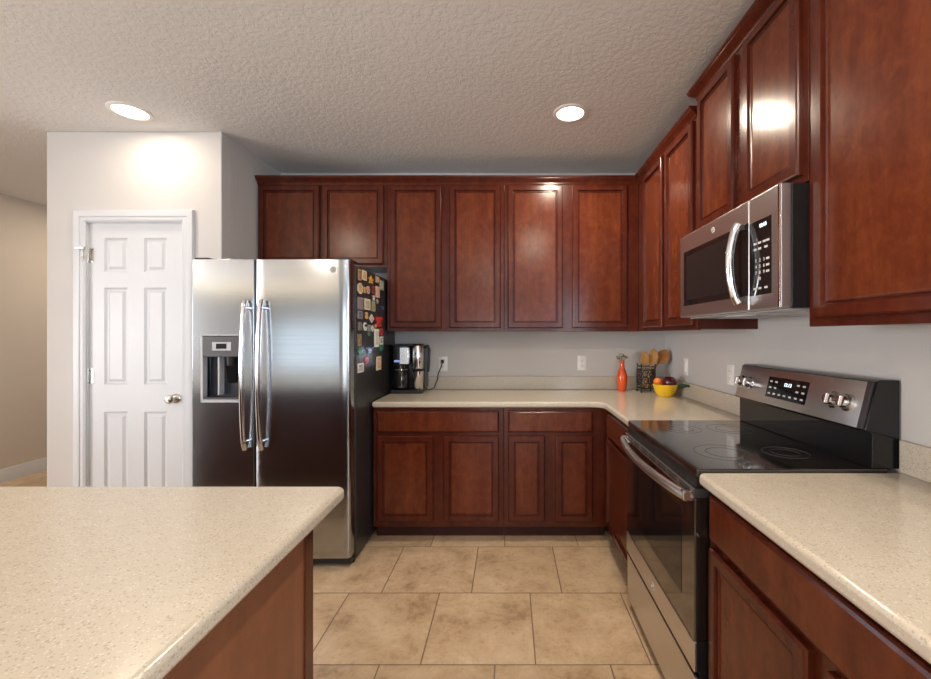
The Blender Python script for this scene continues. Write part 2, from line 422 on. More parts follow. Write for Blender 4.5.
for hz in (1.855, 1.085, .28):
    m = MB(); m.box(DX0-.004, DX0+.030, SY-.003, SY+.001, hz-.045, hz+.045)
    m.lathe((DX0+.001, SY-.006, hz-.047), [(.006, 0), (.006, .094)], 12); h = m.build('door_hinge', 'nickel', d)
m = MB(); m.box(DX0-.05, DX0+.004, SY-.040, SY-.028, 1.888, 1.902); m.lathe((DX0-.006, SY-.034, 1.82), [(.005, 0), (.005, .085)], 10)
m.build('hinge_stop', 'nickel', d)

# ------------------------------------------------------------------ recessed ceiling lights
def can_light(x, y, r, label, power=CAN_POWER):
    t = thing('recessed_ceiling_light', label, 'ceiling light', (x, y, CEIL), 'recessed lights in the kitchen ceiling')
    m = MB(); m.lathe((x, y, CEIL), [(r, 0), (r, -.004), (r-.010, -.009), (r-.022, -.007), (r-.026, 0)], 40, cap0=False, cap1=False)
    m.build('trim_ring', 'white_plastic', t)
    m = MB(); m.lathe((x, y, CEIL), [(r-.024, -.0005), (r-.024, -.004), (r-.05, -.007)], 40); m.build('diffuser', 'lamp', t)
    area_light('ceiling_lamp', (x, y, CEIL-.012), (0, 0, 0), 2*(r-.055), 0, power, CAN_COLOR, 'DISK')
    return t
can_light(.357, 2.42, .10, 'round lit ceiling light near the crown moulding above the stove aisle', 17.0)
can_light(-2.19, 2.40, .105, 'round lit ceiling light close to the pantry wall over the white door', 3.2)
can_light(-3.75, 4.3, .10, 'round lit ceiling light in the hall behind the pantry', 14.0)  # hidden lamp added to lift the hall wall
for (x, y) in ((.357, .25), (-2.185, .25)):  # unseen lamps added behind the camera as fill
    can_light(x, y, .10, 'round lit ceiling light behind the viewer over the island side')
for (x, y) in ((-.4, -2.2), (-3.0, -2.2), (-5.6, -2.2), (-4.6, -6.4), (-6.8, -6.4)):  # more unseen lamps, added to fill the room with light
    can_light(x, y, .10, 'round lit ceiling light in the living room', 18.0 if y > -4 else 8.0)

t = thing('linear_pendant_lamp', 'long glowing bar lamp hanging in the living room, mirrored in the refrigerator', 'pendant lamp', (-4.4, -3.0, 2.2))  # invented lamp, there only for the warm streak in the steel doors
m = MB(); m.tube([(-5.95, -3.0, 2.235), (-2.9, -3.0, 2.235)], .045, 16); m.build('lamp_tube', 'warm_tube', t)
m = MB(); m.box(-5.95, -2.9, -3.03, -2.97, 2.276, 2.30); m.build('housing', 'nickel', t, .004)
for x in (-5.3, -3.55): MB().tube([(x, -3.0, 2.30), (x, -3.0, CEIL)], .006, 8).build('suspension_rod', 'nickel', t)

# ------------------------------------------------------------------ cabinets
DOOR = [(0, 0), (0, .013), (.003, .0175), (.007, .0205), (.036, .0205), (.0385, .009), (.0425, .009), (.046, .0135), (.049, .0135), (.0515, .0085)]
DRAWER = [(0, 0), (0, .012), (.004, .0165), (.011, .0195)]
FR_B, FR_R = YB-.305, XR-.305          # front of the upper face frames, back run and right run
BASE_B, BASE_R = YB-.61, XR-.61        # the same for the base cabinets
KT = .019
def front(o_axis, pos):
    """plane helpers: 'B' faces the camera from the back wall, 'R' faces the aisle from the right wall"""
    return (Vector((0, pos, 0)), X, Z, -Y) if o_axis == 'B' else (Vector((pos, 0, 0)), -Y, Z, -X)
def span(ax, a, b): return (a, b) if ax == 'B' else (-b, -a)
def add_door(t, ax, pos, a, b, z0, z1, prof=DOOR, name='door'):
    o, r, u, n = front(ax, pos); s0, s1 = span(ax, a, b)
    return MB().panel(o + n*.0006, r, u, n, s0, s1, z0, z1, prof, 1).build(name, ['wood', 'wood_panel'], t, smooth=18)
def cabinet(name, label, ax, a, b, z0, z1, fpos, back, doors, drawers=(), kick=False, group=None, kind='cabinet'):
    g = .001; a += g; b -= g
    mid = (a+b)/2
    loc = (mid, (fpos+back)/2, 0 if kick else z0) if ax == 'B' else ((fpos+back)/2, mid, 0 if kick else z0)
    t = thing(name, label, kind, loc, group)
    w = back-.002
    if ax == 'B':
        box('carcass', 'wood', (a, b, fpos+KT, w, z0+.004, z1), t)
        box('face_frame', 'wood', (a, b, fpos, fpos+KT, z0, z1), t, .0015)
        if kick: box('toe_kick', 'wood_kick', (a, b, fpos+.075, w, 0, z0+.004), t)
    else:
        box('carcass', 'wood', (fpos+KT, w, a, b, z0+.004, z1), t)
        box('face_frame', 'wood', (fpos, fpos+KT, a, b, z0, z1), t, .0015)
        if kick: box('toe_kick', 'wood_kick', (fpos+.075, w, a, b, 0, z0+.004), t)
    for (p, q, c, e) in doors: add_door(t, ax, fpos, p, q, c, e)
    for (p, q, c, e) in drawers: add_door(t, ax, fpos, p, q, c, e, DRAWER, 'drawer_front')
    return t
UB, UT, DB, DT = 1.372, 2.442, 1.397, 2.428
UT2, DT2 = 2.520, 2.503
GU, GB = 'wall cabinets', 'base cabinets'
cabinet('wall_cabinet', 'short two-door cherry wall cabinet above the refrigerator', 'B', -1.826, -.885, 1.838, UT, FR_B, YB,
        [(-1.811, -1.371, 1.858, DT), (-1.349, -.909, 1.858, DT)], group=GU)
cabinet('wall_cabinet', 'tall two-door cherry wall cabinet above the coffee maker', 'B', -.885, -.035, UB, UT, FR_B, YB,
        [(-.861, -.488, DB, DT), (-.430, -.061, DB, DT)], group=GU)
cabinet('wall_cabinet', 'tall two-door cherry wall cabinet at the corner, above the orange vase', 'B', -.035, .9388, UB, UT, FR_B, YB,
        [(-.009, .388, DB, DT), (.459, .856, DB, DT)], group=GU)
cabinet('wall_cabinet', 'tall two-door cherry wall cabinet on the side wall between the corner and the microwave', 'R', 2.072, 3.3, UB, UT, FR_R, XR,
        [(2.512, 2.875, DB, DT), (2.095, 2.465, DB, DT)], group=GU)
cabinet('wall_cabinet', 'short two-door cherry wall cabinet directly above the microwave', 'R', 1.302, 2.070, 1.832, UT2, FR_R, XR,
        [(1.712, 2.035, 1.857, DT2), (1.325, 1.640, 1.857, DT2)], group=GU)
cabinet('wall_cabinet', 'tall glossy single-door cherry wall cabinet nearest the camera, beside the microwave', 'R', .80, 1.300, UB, UT2, FR_R, XR,
        [(.845, 1.262, DB, DT2)], group=GU)
BZ0, BZ1 = .095, .875
DRZ, BDZ = (.7135, .853), (.134, .692)
cabinet('base_cabinet', 'cherry base cabinet with a wide drawer and two doors beside the refrigerator', 'B', -.886, -.035, BZ0, BZ1, BASE_B, YB,
        [(-.859, -.4925, *BDZ), (-.426, -.065, *BDZ)], [(-.859, -.065, *DRZ)], True, GB)
cabinet('base_cabinet', 'cherry base cabinet with two narrow doors near the inside corner', 'B', -.035, .635, BZ0, BZ1, BASE_B, YB,
        [(-.006, .233, *BDZ), (.301, .544, *BDZ)], [(-.006, .544, *DRZ)], True, GB)
cabinet('base_cabinet', 'cherry base cabinet with one drawer and one door between the corner and the stove', 'R', 2.085, BASE_B-.002, BZ0, BZ1, BASE_R, XR,
        [(2.12, 2.63, *BDZ)], [(2.12, 2.63, *DRZ)], True, GB)
cabinet('base_cabinet', 'large cherry base cabinet with a wide drawer front on the camera side of the stove', 'R', .355, 1.303, BZ0, BZ1, BASE_R, XR,
        [(.862, 1.283, *BDZ), (.388, .808, *BDZ)], [(.388, 1.283, *DRZ)], True, GB)

# crown mouldings, mitred sweeps
def crown(path, z0, label):
    prof = [(-.012, 0), (.003, 0), (.006, .006), (.006, .012), (.012, .020), (.024, .030), (.032, .036), (.032, .042), (.038, .046), (.040, .054), (-.012, .054)]
    m = MB(); rings = []
    n = len(path)
    for i, p in enumerate(path):
        p = Vector((*p, 0))
        nr = []
        for a, b in ((i-1, i), (i, i+1)):
            if a < 0 or b >= n: continue
            t = (Vector((*path[b], 0)) - Vector((*path[a], 0))).normalized(); nr.append(Vector((t.y, -t.x, 0)))
        e = nr[0] if len(nr) == 1 else (nr[0]+nr[1])/(1+nr[0].dot(nr[1]))
        rings.append([p + e*a + Z*(z0+h) for a, h in prof])
    m.loops(rings)
    return tag(m.build('crown_molding', 'wood', smooth=25), label, 'crown moulding', 'cherry crown mouldings')
c1 = crown([(-1.826, FR_B), (FR_R, FR_B), (FR_R, 2.0725)], UT-.004, 'lower cherry crown moulding running round the corner above the back wall cabinets'); c1['kind'] = 'thing'
c2 = crown([(XR-.002, 2.0705), (FR_R, 2.0705), (FR_R, .80)], UT2-.004, 'higher cherry crown moulding stepped up above the microwave cabinet'); c2['kind'] = 'thing'

# ------------------------------------------------------------------ counters
CT, CB = .914, .876
def arc(cx, cy, r, a0, a1, n=8): return [(cx+r*math.cos(math.radians(a0+(a1-a0)*k/n)), cy+r*math.sin(math.radians(a0+(a1-a0)*k/n))) for k in range(n+1)]
def slab_top(name, outline, parent):
    m = MB(); m.prism([(x, y, CB) for x, y in outline], (0, 0, CT-CB))
    return m.build(name, 'quartz', parent, .013, 4, smooth=30)
CFB, CFR = YB-.64, XR-.64
t = thing('countertop', 'speckled beige quartz countertop turning the corner between refrigerator and stove', 'countertop', (0, 3.0, CB))
slab_top('slab', [(-.887, YB-.001), (-.887, CFB)] + arc(CFR-.075, CFB-.075, .075, 90, 0) + [(CFR, 2.078), (XR-.001, 2.078), (XR-.001, YB-.001)], t)
box('backsplash', 'quartz', (-.887, XR-.021, YB-.021, YB-.001, CT, CT+.102), t, .004)
box('backsplash', 'quartz', (XR-.021, XR-.001, 2.078, YB-.001, CT, CT+.102), t, .004)
t = thing('countertop', 'speckled beige quartz countertop in front of the stove, nearest the camera', 'countertop', (.93, .8, CB))
slab_top('slab', [(CFR-.012, .33)] + arc(CFR+.008, 1.308-.02, .02, 180, 90, 5) + [(XR-.001, 1.308), (XR-.001, .33)], t)
box('backsplash', 'quartz', (XR-.021, XR-.001, .33, 1.304, CT, CT+.102), t, .004)
# island
IX0, IX1, IY0, IY1 = -2.95, -.466, -.7, 1.193
t = thing('countertop', 'large speckled quartz island countertop with a rounded front corner', 'countertop', (-1.2, .3, CB))
slab_top('slab', arc(IX1-.025, IY1-.025, .025, 90, 0, 6) + [(IX1, IY0), (IX0, IY0), (IX0, IY1)], t)
t = thing('kitchen_island', 'brown wooden kitchen island base under the big quartz top', 'kitchen island', (-1.2, .2, 0))
BX1, BY1 = -.517, 1.09
box('carcass', 'wood', (IX0+.04, BX1-.006, IY0+.04, BY1-.006, 0, CB-.001), t)
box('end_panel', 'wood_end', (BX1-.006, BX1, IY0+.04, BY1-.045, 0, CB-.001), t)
box('corner_stile', 'wood', (BX1-.03, BX1+.004, BY1-.045, BY1, 0, CB-.001), t, .003)
box('back_panel', 'wood', (IX0+.04, BX1-.03, BY1-.006, BY1-.001, 0, CB-.001), t)

# ------------------------------------------------------------------ emblem
def emblem(t, o, r, u, n, R):
    o = Vector(o); m = MB()
    m.lathe(o, [(R, 0), (R, .001), (R*.86, .0018)], 28, n); e = m.build('emblem', 'white_plastic', t)
    m = MB(); m.lathe(o+n*.0018, [(R*.74, 0), (R*.74, .0003)], 28, n); m.build('emblem_field', 'slot', e)
    m = MB()
    for sx, ph in ((-.28, 0), (.28, .5)):
        pts = [o+n*.0026 + r*(R*(sx + .26*math.cos(a+ph))) + u*(R*(.42*math.sin(a+ph))) for a in [k*.5 for k in range(11)]]
        m.tube(pts, R*.085, 6)
    m.build('emblem_script', 'white_plastic', e)

# ------------------------------------------------------------------ refrigerator
FX0, FX1, FY, FG = -1.803, -.904, 2.36, -1.446
t = thing('refrigerator', 'stainless steel side-by-side refrigerator with ice dispenser beside the pantry', 'refrigerator', ((FX0+FX1)/2, 2.85, 0))
box('cabinet_body', 'fridge_side', (FX0+.003, FX1+.006, 2.436, 3.27, .035, 1.755), t, .006, 3)
def fridge_door(x0, x1, hole=None):
    """slab with a gently bowed front; hole = dispenser opening"""
    z0, z1 = .072, 1.778; yb = 2.428
    m = MB(); fr = FY+.004
    if hole is None:
        n = 10; ring = []
        prof = [(x0, yb), (x0, FY+.008), (x0+.0015, FY+.0045), (x0+.006, FY+.003)]
        for k in range(1, n): 
            f = k/n; prof.append((x0+.006+(x1-x0-.020)*f, FY+.003-.0024*math.sin(PI*f)))
        prof += [(x1-.014, FY+.003), (x1-.004, FY+.010), (x1, FY+.022), (x1, yb)]
        m.prism([(x, y, z0) for x, y in prof], (0, 0, z1-z0))
    else:
        hx0, hx1, hz0, hz1 = hole
        m.box(x0, hx0, FY, yb, z0, z1); m.box(hx1, x1, FY, yb, z0, z1)
        m.box(hx0, hx1, FY, yb, z0, hz0); m.box(hx0, hx1, FY, yb, hz1, z1)
        m.box(hx0, hx1, FY+.06, yb, hz0, hz1)
        bmesh.ops.remove_doubles(m.bm, verts=m.bm.verts[:], dist=1e-5)
        dead = [f for f in m.bm.faces if f.normal.length and abs(f.calc_center_median().y-FY) > .001 and False]
    return m
HX0, HX1, HZ0, HZ1 = -1.745, -1.527, .972, 1.345
# freezer door as a frame of faces round the dispenser opening
m = MB(); z0, z1, yb = .072, 1.778, 2.428; x0, x1 = FX0, FG-.004
F = lambda x, z, y=FY: (x, y, z)
xs_, zs_ = [x0, HX0, HX1, x1], [z0, HZ0, HZ1, z1]
gv = {}
for i, x in enumerate(xs_):
    for j, z in enumerate(zs_): gv[i, j] = m.bm.verts.new((x, FY, z))
for i in range(3):
    for j in range(3):
        if (i, j) != (1, 1): m._f([gv[i, j], gv[i+1, j], gv[i+1, j+1], gv[i, j+1]])
bk = {}
per = [(0, 0), (1, 0), (2, 0), (3, 0), (3, 1), (3, 2), (3, 3), (2, 3), (1, 3), (0, 3), (0, 2), (0, 1)]
for p in per: bk[p] = m.bm.verts.new((xs_[p[0]], yb, zs_[p[1]]))
for a, b in zip(per, per[1:]+per[:1]): m._f([gv[a], gv[b], bk[b], bk[a]])
m._f([bk[p] for p in per])
inn = [(1, 1), (2, 1), (2, 2), (1, 2)]; iv = [m.bm.verts.new((xs_[i], FY+.062, zs_[j])) for i, j in inn]
for k in range(4): m._f([gv[inn[k]], gv[inn[(k+1) % 4]], iv[(k+1) % 4], iv[k]])
m._f(iv)
box('door_gasket', 'black', (FG-.0055, FG+.0055, FY+.012, yb, .074, 1.774), t)  # black filler put between the doors so the gap stays dark
fd = m.build('freezer_door', 'steel', t, .004, 3)
rd = fridge_door(FG+.004, FX1).build('refrigerator_door', 'steel', t, .004, 2, smooth=50)
emblem(rd, (-1.0, FY+.0004, 1.718), X, Z, -Y, .019)
def fridge_handle(xc, dx, par):
    m = MB(); pts = []
    for k in range(25):
        f = k/24; z = .70+(1.545-.70)*f
        bow = math.sin(PI*f)**.55
        pts.append((xc+dx*(1-bow)*.5, FY-.022-.034*bow, z))
    m.tube(pts, .0135, 12, (1.0, .8)); h = m.build('handle', 'chrome', par)
    for z in (.745, 1.50): MB().tube([(xc+dx*.3, FY+.001, z), (xc+dx*.1, FY-.044, z)], .010, 10).build('handle_mount', 'chrome', h)
fridge_handle(-1.486, -.004, fd); fridge_handle(-1.396, .004, rd)
# dispenser
dp = MB(); dp.box(HX0-.006, HX0+.008, FY-.006, FY+.03, HZ0-.004, HZ1+.004).box(HX1-.006, HX1+.006, FY-.006, FY+.03, HZ0-.004, HZ1+.004)
dp.box(HX0-.006, HX1+.006, FY-.006, FY+.03, HZ0-.010, HZ0+.008).box(HX0-.006, HX1+.006, FY-.006, FY+.03, HZ1-.004, HZ1+.006)
dsp = dp.build('dispenser', 'mid_grey', t, .003)
top = [(HX0+.006, HZ1-.006), (HX0+.006, 1.222), (HX1-.004, 1.222), (HX1-.004, HZ1-.006)]
m = MB(); m.prism([(x, FY-.008, z) for x, z in top], (0, .06, 0)); m.build('control_panel', 'grey', dsp, .003)
box('display_frame', 'mid_grey', (-1.682, -1.575, FY-.010, FY-.007, 1.258, 1.306), dsp, .001)
box('display', 'black_gloss', (-1.658, -1.600, FY-.0118, FY-.0095, 1.268, 1.297), dsp)
box('recess_back', 'dark_grey', (HX0+.006, HX1-.004, FY+.052, FY+.060, HZ0+.006, 1.222), dsp)
box('recess_side_light', 'mid_grey', (-1.664, -1.654, FY+.010, FY+.055, HZ0+.03, 1.222), dsp, .002)  # pale grey strip inside the recess
m = MB(); m.tube([(-1.60, FY+.03, 1.222), (-1.60, FY+.028, 1.17)], [.026, .018], 16); m.build('chute', 'black', dsp)
m = MB(); m.prism([(-1.630, FY+.020, 1.17), (-1.572, FY+.020, 1.17), (-1.578, FY+.035, 1.07), (-1.624, FY+.035, 1.07)], (0, .006, 0)); m.build('lever', 'black_gloss', dsp, .002)
box('drip_tray', 'grey', (HX0+.010, HX1-.008, FY-.002, FY+.050, HZ0+.008, HZ0+.020), dsp, .003)
box('kick_grille', 'black', (FX0+.02, FX1-.01, 2.40, 2.46, .022, .066), t, .003)
for fx in (FX0+.05, FX1-.035):
    for fy in (2.47, 3.2):
        m = MB(); m.lathe((fx, fy, 0), [(.022, 0), (.022, .014), (.009, .018), (.009, .036)], 14); m.build('foot', 'black', t)
for hx in (FX0+.05, FX1-.05): box('hinge_cover', 'dark_grey', (hx-.04, hx+.04, 2.365, 2.50, 1.776, 1.788), t, .004)

# ------------------------------------------------------------------ fridge magnets
SXF = FX1+.006
C = dict(tan=(.45, .27, .14), cream=(.72, .62, .45), gold=(.70, .42, .09), orange=(.80, .33, .04), sage=(.28, .33, .22), pink=(.68, .42, .36), maroon=(.20, .02, .02), pale=(.66, .60, .52),
         mauve=(.24, .20, .23), grey=(.25, .25, .27), navy=(.03, .05, .14), red=(.60, .025, .02), white=(.80, .79, .77), teal=(.03, .20, .17), taupe=(.20, .16, .12), green=(.02, .20, .08), blue=(.04, .09, .26), brown=(.20, .08, .03))
def flat(c): 
    k = 'magnet_'+c
    if k not in M: M[k] = simple(k, C[c], .35, noise=.12)
    return k
def picture_mat(a, b):
    k = 'picture_%s_%s' % (a, b)
    if k not in M:
        m, nt, bs = new_mat(k)
        f = noise_node(nt, 85, 2, rough=.4)
        nt.links.new(ramp(nt, f, [(.44, C[a]), (.50, C[b]), (.60, tuple(.5*(p+q) for p, q in zip(C[a], C[b])))]), bs.inputs['Base Color'])
        bs.inputs['Roughness'].default_value = .25; M[k] = m
    return k
MAG = [ # px, py in the photograph, w, h px, shape, border, picture, label
 (359.3, 275, 2.8, 11, 'r', 'tan', 'brown', 'tall tan magnet at the top front corner of the fridge side'),
 (364.0, 275.5, 4.2, 9.5, 'r', 'cream', 'tan', 'cream square magnet just behind the tall tan one, top row on fridge'),
 (370.6, 280, 6, 9, 's', 'gold', 'orange', 'golden yellow star magnet in the top row of the fridge side'),
 (377.0, 279.6, 3.6, 6.5, 'r', 'tan', 'cream', 'small tan magnet behind the golden star on the fridge side'),
 (381.4, 285.5, 3.8, 9.5, 'r', 'sage', 'pale', 'grey-green magnet at the rear end of the top row on the fridge'),
 (359.7, 288.4, 5.4, 11, 'c', 'cream', 'tan', 'round cream magnet at the front of the second row on the fridge'),
 (364.3, 290, 2, 6, 'r', 'gold', 'tan', 'thin gold magnet right behind the round cream one on the fridge'),
 (367.8, 290, 3.6, 8.5, 'h', 'pink', 'mauve', 'pale pink six-sided magnet in the second row of the fridge side'),
 (373.0, 290, 3.0, 8, 'r', 'maroon', 'brown', 'dark red magnet in the second row of the fridge side'),
 (377.2, 292, 3.8, 11, 'r', 'pink', 'cream', 'tall pinkish cream magnet behind the dark red one on the fridge'),
 (373.5, 298, 1.6, 5, 'r', 'pale', 'cream', 'tiny pale sliver magnet under the dark red one on the fridge'),
 (360.1, 303.5, 5.6, 12.5, 'r', 'mauve', 'grey', 'grey-purple photo magnet at the front of the third row on the fridge'),
 (367.0, 304.4, 5.5, 11, 'r', 'cream', 'sage', 'cream framed photo magnet with a green picture in the third row'),
 (373.0, 306.4, 3.6, 10, 'r', 'sage', 'tan', 'green and tan photo magnet behind the cream framed one'),
 (377.0, 301.5, 2.2, 5, 'c', 'grey', 'pale', 'small grey oval magnet below the tall pinkish cream one'),
 (382.0, 308.0, 3.2, 4.5, 'c', 'navy', 'blue', 'dark blue oval magnet near the rear edge of the fridge side'),
 (359.8, 314.8, 4.4, 8, 'r', 'grey', 'navy', 'plain grey magnet at the front of the fourth row on the fridge'),
 (366.2, 315.6, 3.6, 7, 'e', 'gold', 'tan', 'gold figure-eight magnet in the fourth row of the fridge side'),
 (371.2, 318.5, 4.6, 8.5, 'd', 'white', 'red', 'white and red diamond magnet in front of the big red one'),
 (378.6, 321.5, 7.4, 10.5, 'y', 'red', 'red', 'biggest bright red shirt-shaped magnet on the fridge side'),
 (359.4, 326.2, 3.4, 8.5, 'r', 'taupe', 'grey', 'dark brownish magnet below the plain grey one on the fridge'),
 (364.5, 327, 4.8, 9.5, 'G', 'white', 'white', 'white letter G magnet on the fridge side'),
 (368.9, 328.2, 3.2, 6.5, 'r', 'grey', 'sage', 'small grey magnet right behind the letter G on the fridge'),
 (372.2, 328.6, 3.2, 6.5, 'd', 'white', 'pink', 'small white diamond magnet below the white and red one'),
 (375.3, 326.0, 2.0, 4, 'c', 'tan', 'gold', 'tiny tan button magnet between the white diamond and the red shirt'),
 (376.3, 338, 4.2, 18, 'r', 'white', 'pale', 'tallest narrow white magnet below the red shirt on the fridge'),
 (380.9, 331.8, 3.4, 8, 'h', 'red', 'maroon', 'red six-sided magnet just under the red shirt on the fridge'),
 (381.0, 340.5, 3.2, 8, 'r', 'white', 'navy', 'white and navy card magnet behind the tallest white one'),
 (381.0, 347.5, 3.6, 5.5, 'r', 'green', 'teal', 'dark green magnet below the white and navy card on the fridge'),
 (359.1, 340.0, 3.6, 12, 'r', 'taupe', 'tan', 'tall brownish framed magnet on the front edge of the fridge side'),
 (368.5, 334.2, 2.8, 4, 'c', 'teal', 'sage', 'small teal oval magnet under the letter G on the fridge'),
 (359.8, 351.2, 6, 8, 'h', 'green', 'teal', 'bright green six-sided magnet on the lower front of the fridge side'),
 (369.0, 349.8, 8, 7, 'y', 'blue', 'navy', 'blue shirt-shaped magnet beside the bright green one'),
 (366.0, 360.2, 3.6, 7, 'r', 'red', 'maroon', 'small red rectangle magnet near the bottom of the magnet group'),
 (360.3, 367.8, 5.6, 9, 'r', 'white', 'grey', 'pale grey square magnet at the bottom front of the magnet group'),
 (378.4, 363.2, 4.4, 13.5, 'r', 'cream', 'orange', 'cream and orange upright magnet, lowest toward the back of the fridge'),
]
def magnet(px, py, w, h, shp, bc, pc, label):
    dist = lambda x: -SXF*F_PX/(509-x)
    y0, y1 = dist(px-w/2), dist(px+w/2); s = F_PX/dist(px)
    zc = EYE-(py-335)/s; H = h/s; Yc = (y0+y1)/2; Wd = y1-y0
    def P(a, b, t): return Vector((SXF+.0003+t, Yc+a*Wd/2, zc+b*H/2))
    star = [(math.sin(2*PI*k/10)*(1 if k % 2 == 0 else .5), math.cos(2*PI*k/10)*(1 if k % 2 == 0 else .5)) for k in range(10)]
    O = {'r': [(-1, -1), (1, -1), (1, 1), (-1, 1)], 'c': [(math.cos(2*PI*k/20), math.sin(2*PI*k/20)) for k in range(20)],
         'h': [(math.cos(PI*k/3), math.sin(PI*k/3)) for k in range(6)], 's': star, 'd': [(-1, 0), (0, -1), (1, 0), (0, 1)],
         'e': [(.75*math.cos(a), -.5+.5*math.sin(a)) for a in [PI*.75+k*PI*1.5/9 for k in range(10)]] + [(.75*math.cos(a), .5+.5*math.sin(a)) for a in [-PI*.25+k*PI*1.5/9 for k in range(10)]],
         'y': [(-.55, -1), (.55, -1), (.55, .25), (.8, .05), (1, .6), (.45, 1), (.2, .8), (-.2, .8), (-.45, 1), (-1, .6), (-.8, .05), (-.55, .25)]}
    m = MB()
    if shp == 'G':
        m.text('G', P(0, 0, .003), Y, Z, H*1.25, .003)
        o = m.build('fridge_magnet', flat(bc))
    else:
        pts = O[shp]; k = .74
        m.loops([[P(a, b, 0) for a, b in pts], [P(a, b, .004) for a, b in pts], [P(a*k, b*k, .0045) for a, b in pts]], cap1=False)
        m.mi = 1; m._f([m.bm.verts.new(P(a*k, b*k, .0045)) for a, b in pts])
        bmesh.ops.remove_doubles(m.bm, verts=m.bm.verts[:], dist=1e-6)
        o = m.build('fridge_magnet', [flat(bc), picture_mat(pc, bc)], smooth=20)
    tag(o, label, 'magnet', 'magnets on the refrigerator side')
for a in MAG: magnet(*a)

# ------------------------------------------------------------------ range
RX, RY0, RY1 = .588, 1.313, 2.071
RM = (RY0+RY1)/2
t = thing('range', 'stainless and black electric range with smooth glass top', 'stove', (.9, RM, 0))
box('body', 'black', (RX+.048, 1.205, RY0, RY1, .06, .895), t, .003)
box('kick', 'black', (RX+.075, 1.19, RY0+.01, RY1-.01, 0, .06), t)
ck = MB(); ck.box(RX+.006, 1.20, RY0, RY1, .894, .921); ck = ck.build('cooktop', 'ceran', t, .004, 3)
for (bx, by, br) in ((.78, RM-.19, .105), (.78, RM+.19, .085), (1.00, RM-.19, .075), (1.00, RM+.19, .095)):
    m = MB()
    for rr in (br, br*.62): m.lathe((bx, by, .9209), [(rr, 0), (rr, .0006), (rr-.0022, .0006), (rr-.0022, 0)], 48, cap0=False, cap1=False)
    m.build('burner_ring', 'ring', ck)
box('front_trim', 'black', (RX+.004, RX+.05, RY0, RY1, .862, .893), t, .003)
# oven door: steel surround pieces and dark glass
dr = box('oven_door', 'oven_glass', (RX, RX+.046, RY0+.002, RY1-.002, .372, .828), t, .004)
box('window', 'black_gloss', (RX-.0012, RX+.004, RY0+.10, RY1-.10, .47, .76), dr, .0005)
box('door_top_trim', 'slot', (RX-.002, RX+.046, RY0+.002, RY1-.002, .829, .858), dr, .002)
vt = MB(); vt.box(RX-.007, RX+.002, RY0+.004, RY1-.004, .855, .8595).box(RX-.007, RX+.002, RY0+.004, RY1-.004, .829, .836)
for k in range(8):
    y = RY0+.02+k*(RY1-RY0-.04)/7
    vt.box(RX-.006, RX+.002, y-.008, y+.008, .836, .855)
vt.box(RX-.0065, RX+.002, RY0+.03, RY1-.03, .8445, .8475)
vt.build('vent_grille', 'steel_warm', dr)
bt = box('door_bottom_trim', 'steel_warm', (RX-.002, RX+.008, RY0+.002, RY1-.002, .276, .371), dr, .003)
box('door_core', 'black', (RX+.008, RX+.046, RY0+.002, RY1-.002, .276, .371), dr)
emblem(bt, (RX-.002, RM, .322), -Y, Z, -X, .0165)
m = MB(); pts = []
for k in range(21):
    f = k/20; pts.append((RX-.022-.040*math.sin(PI*f)**.8, RY0+.012+(RY1-RY0-.024)*f, .832))
m.tube(pts, .0135, 12, (1.0, 1.25)); hd = m.build('oven_handle', 'steel_warm', dr)
for y in (RY0+.022, RY1-.022):
    m = MB(); m.box(RX-.034, RX+.002, y-.013, y+.013, .816, .848); m.build('handle_mount', 'chrome', hd, .004)
dw = box('drawer', 'steel_warm', (RX+.002, RX+.010, RY0+.002, RY1-.002, .045, .258), t, .003)
box('drawer_body', 'black', (RX+.010, RX+.046, RY0+.002, RY1-.002, .045, .258), dw)
box('door_gap', 'black', (RX+.018, RX+.046, RY0+.004, RY1-.004, .258, .276), t)
# backguard
bgp = [(1.150, .921), (1.150, 1.035), (1.126, 1.042), (1.164, 1.196), (1.176, 1.203), (1.238, 1.203), (1.238, .921)]
m = MB(); m.prism([(x, RY0, z) for x, z in bgp], (0, RY1-RY0, 0)); gd = m.build('backguard', 'black_gloss', t, .004, 2)
e_up = Vector((1.164-1.126, 0, 1.196-1.042)); L_ = e_up.length; e_up.normalize(); nrm = Vector((-e_up.z, 0, e_up.x))
O_ = Vector((1.126, 0, 1.042))
m = MB(); m.panel(O_+nrm*.0004, -Y, e_up, nrm, -(RY1-.012), -(RY0+.028), .004, L_-.002, [(0, 0), (0, .004), (.002, .005)]); fc = m.build('control_face', 'steel_warm', gd)
m = MB(); m.panel(O_+nrm*.0004, -Y, e_up, nrm, -(RY0+.026), -(RY0+.006), .004, L_-.002, [(0, 0), (0, .006), (.003, .007)]); m.build('end_trim', 'grey', gd)
PP = lambda y, b, h: O_ - Y*(-y) + e_up*b + nrm*h
cy0, cy1 = 1.585, 1.83
m = MB(); m.panel(O_+nrm*.005, -Y, e_up, nrm, -cy1, -cy0, .035, .125, [(0, 0), (0, .0016), (.003, .0024)]); cp_ = m.build('display_panel', 'black_gloss', gd)
m = MB(); m.text('12:13', PP(1.70, .098, .0078), -Y, e_up, .021); m.build('clock_digits', 'digit', cp_)
m = MB()
for r_, b_ in enumerate((.052, .078, .104)):
    for k in range(7):
        y = cy1-.022-k*.0335
        if r_ > 0 and 2 <= k <= 4: continue
        m.panel(O_+nrm*.0074, -Y, e_up, nrm, -(y+.008), -(y-.008), b_-.0035, b_+.0035, [(0, 0), (.0005, .0004)])
m.build('key_lettering', 'mark', cp_)
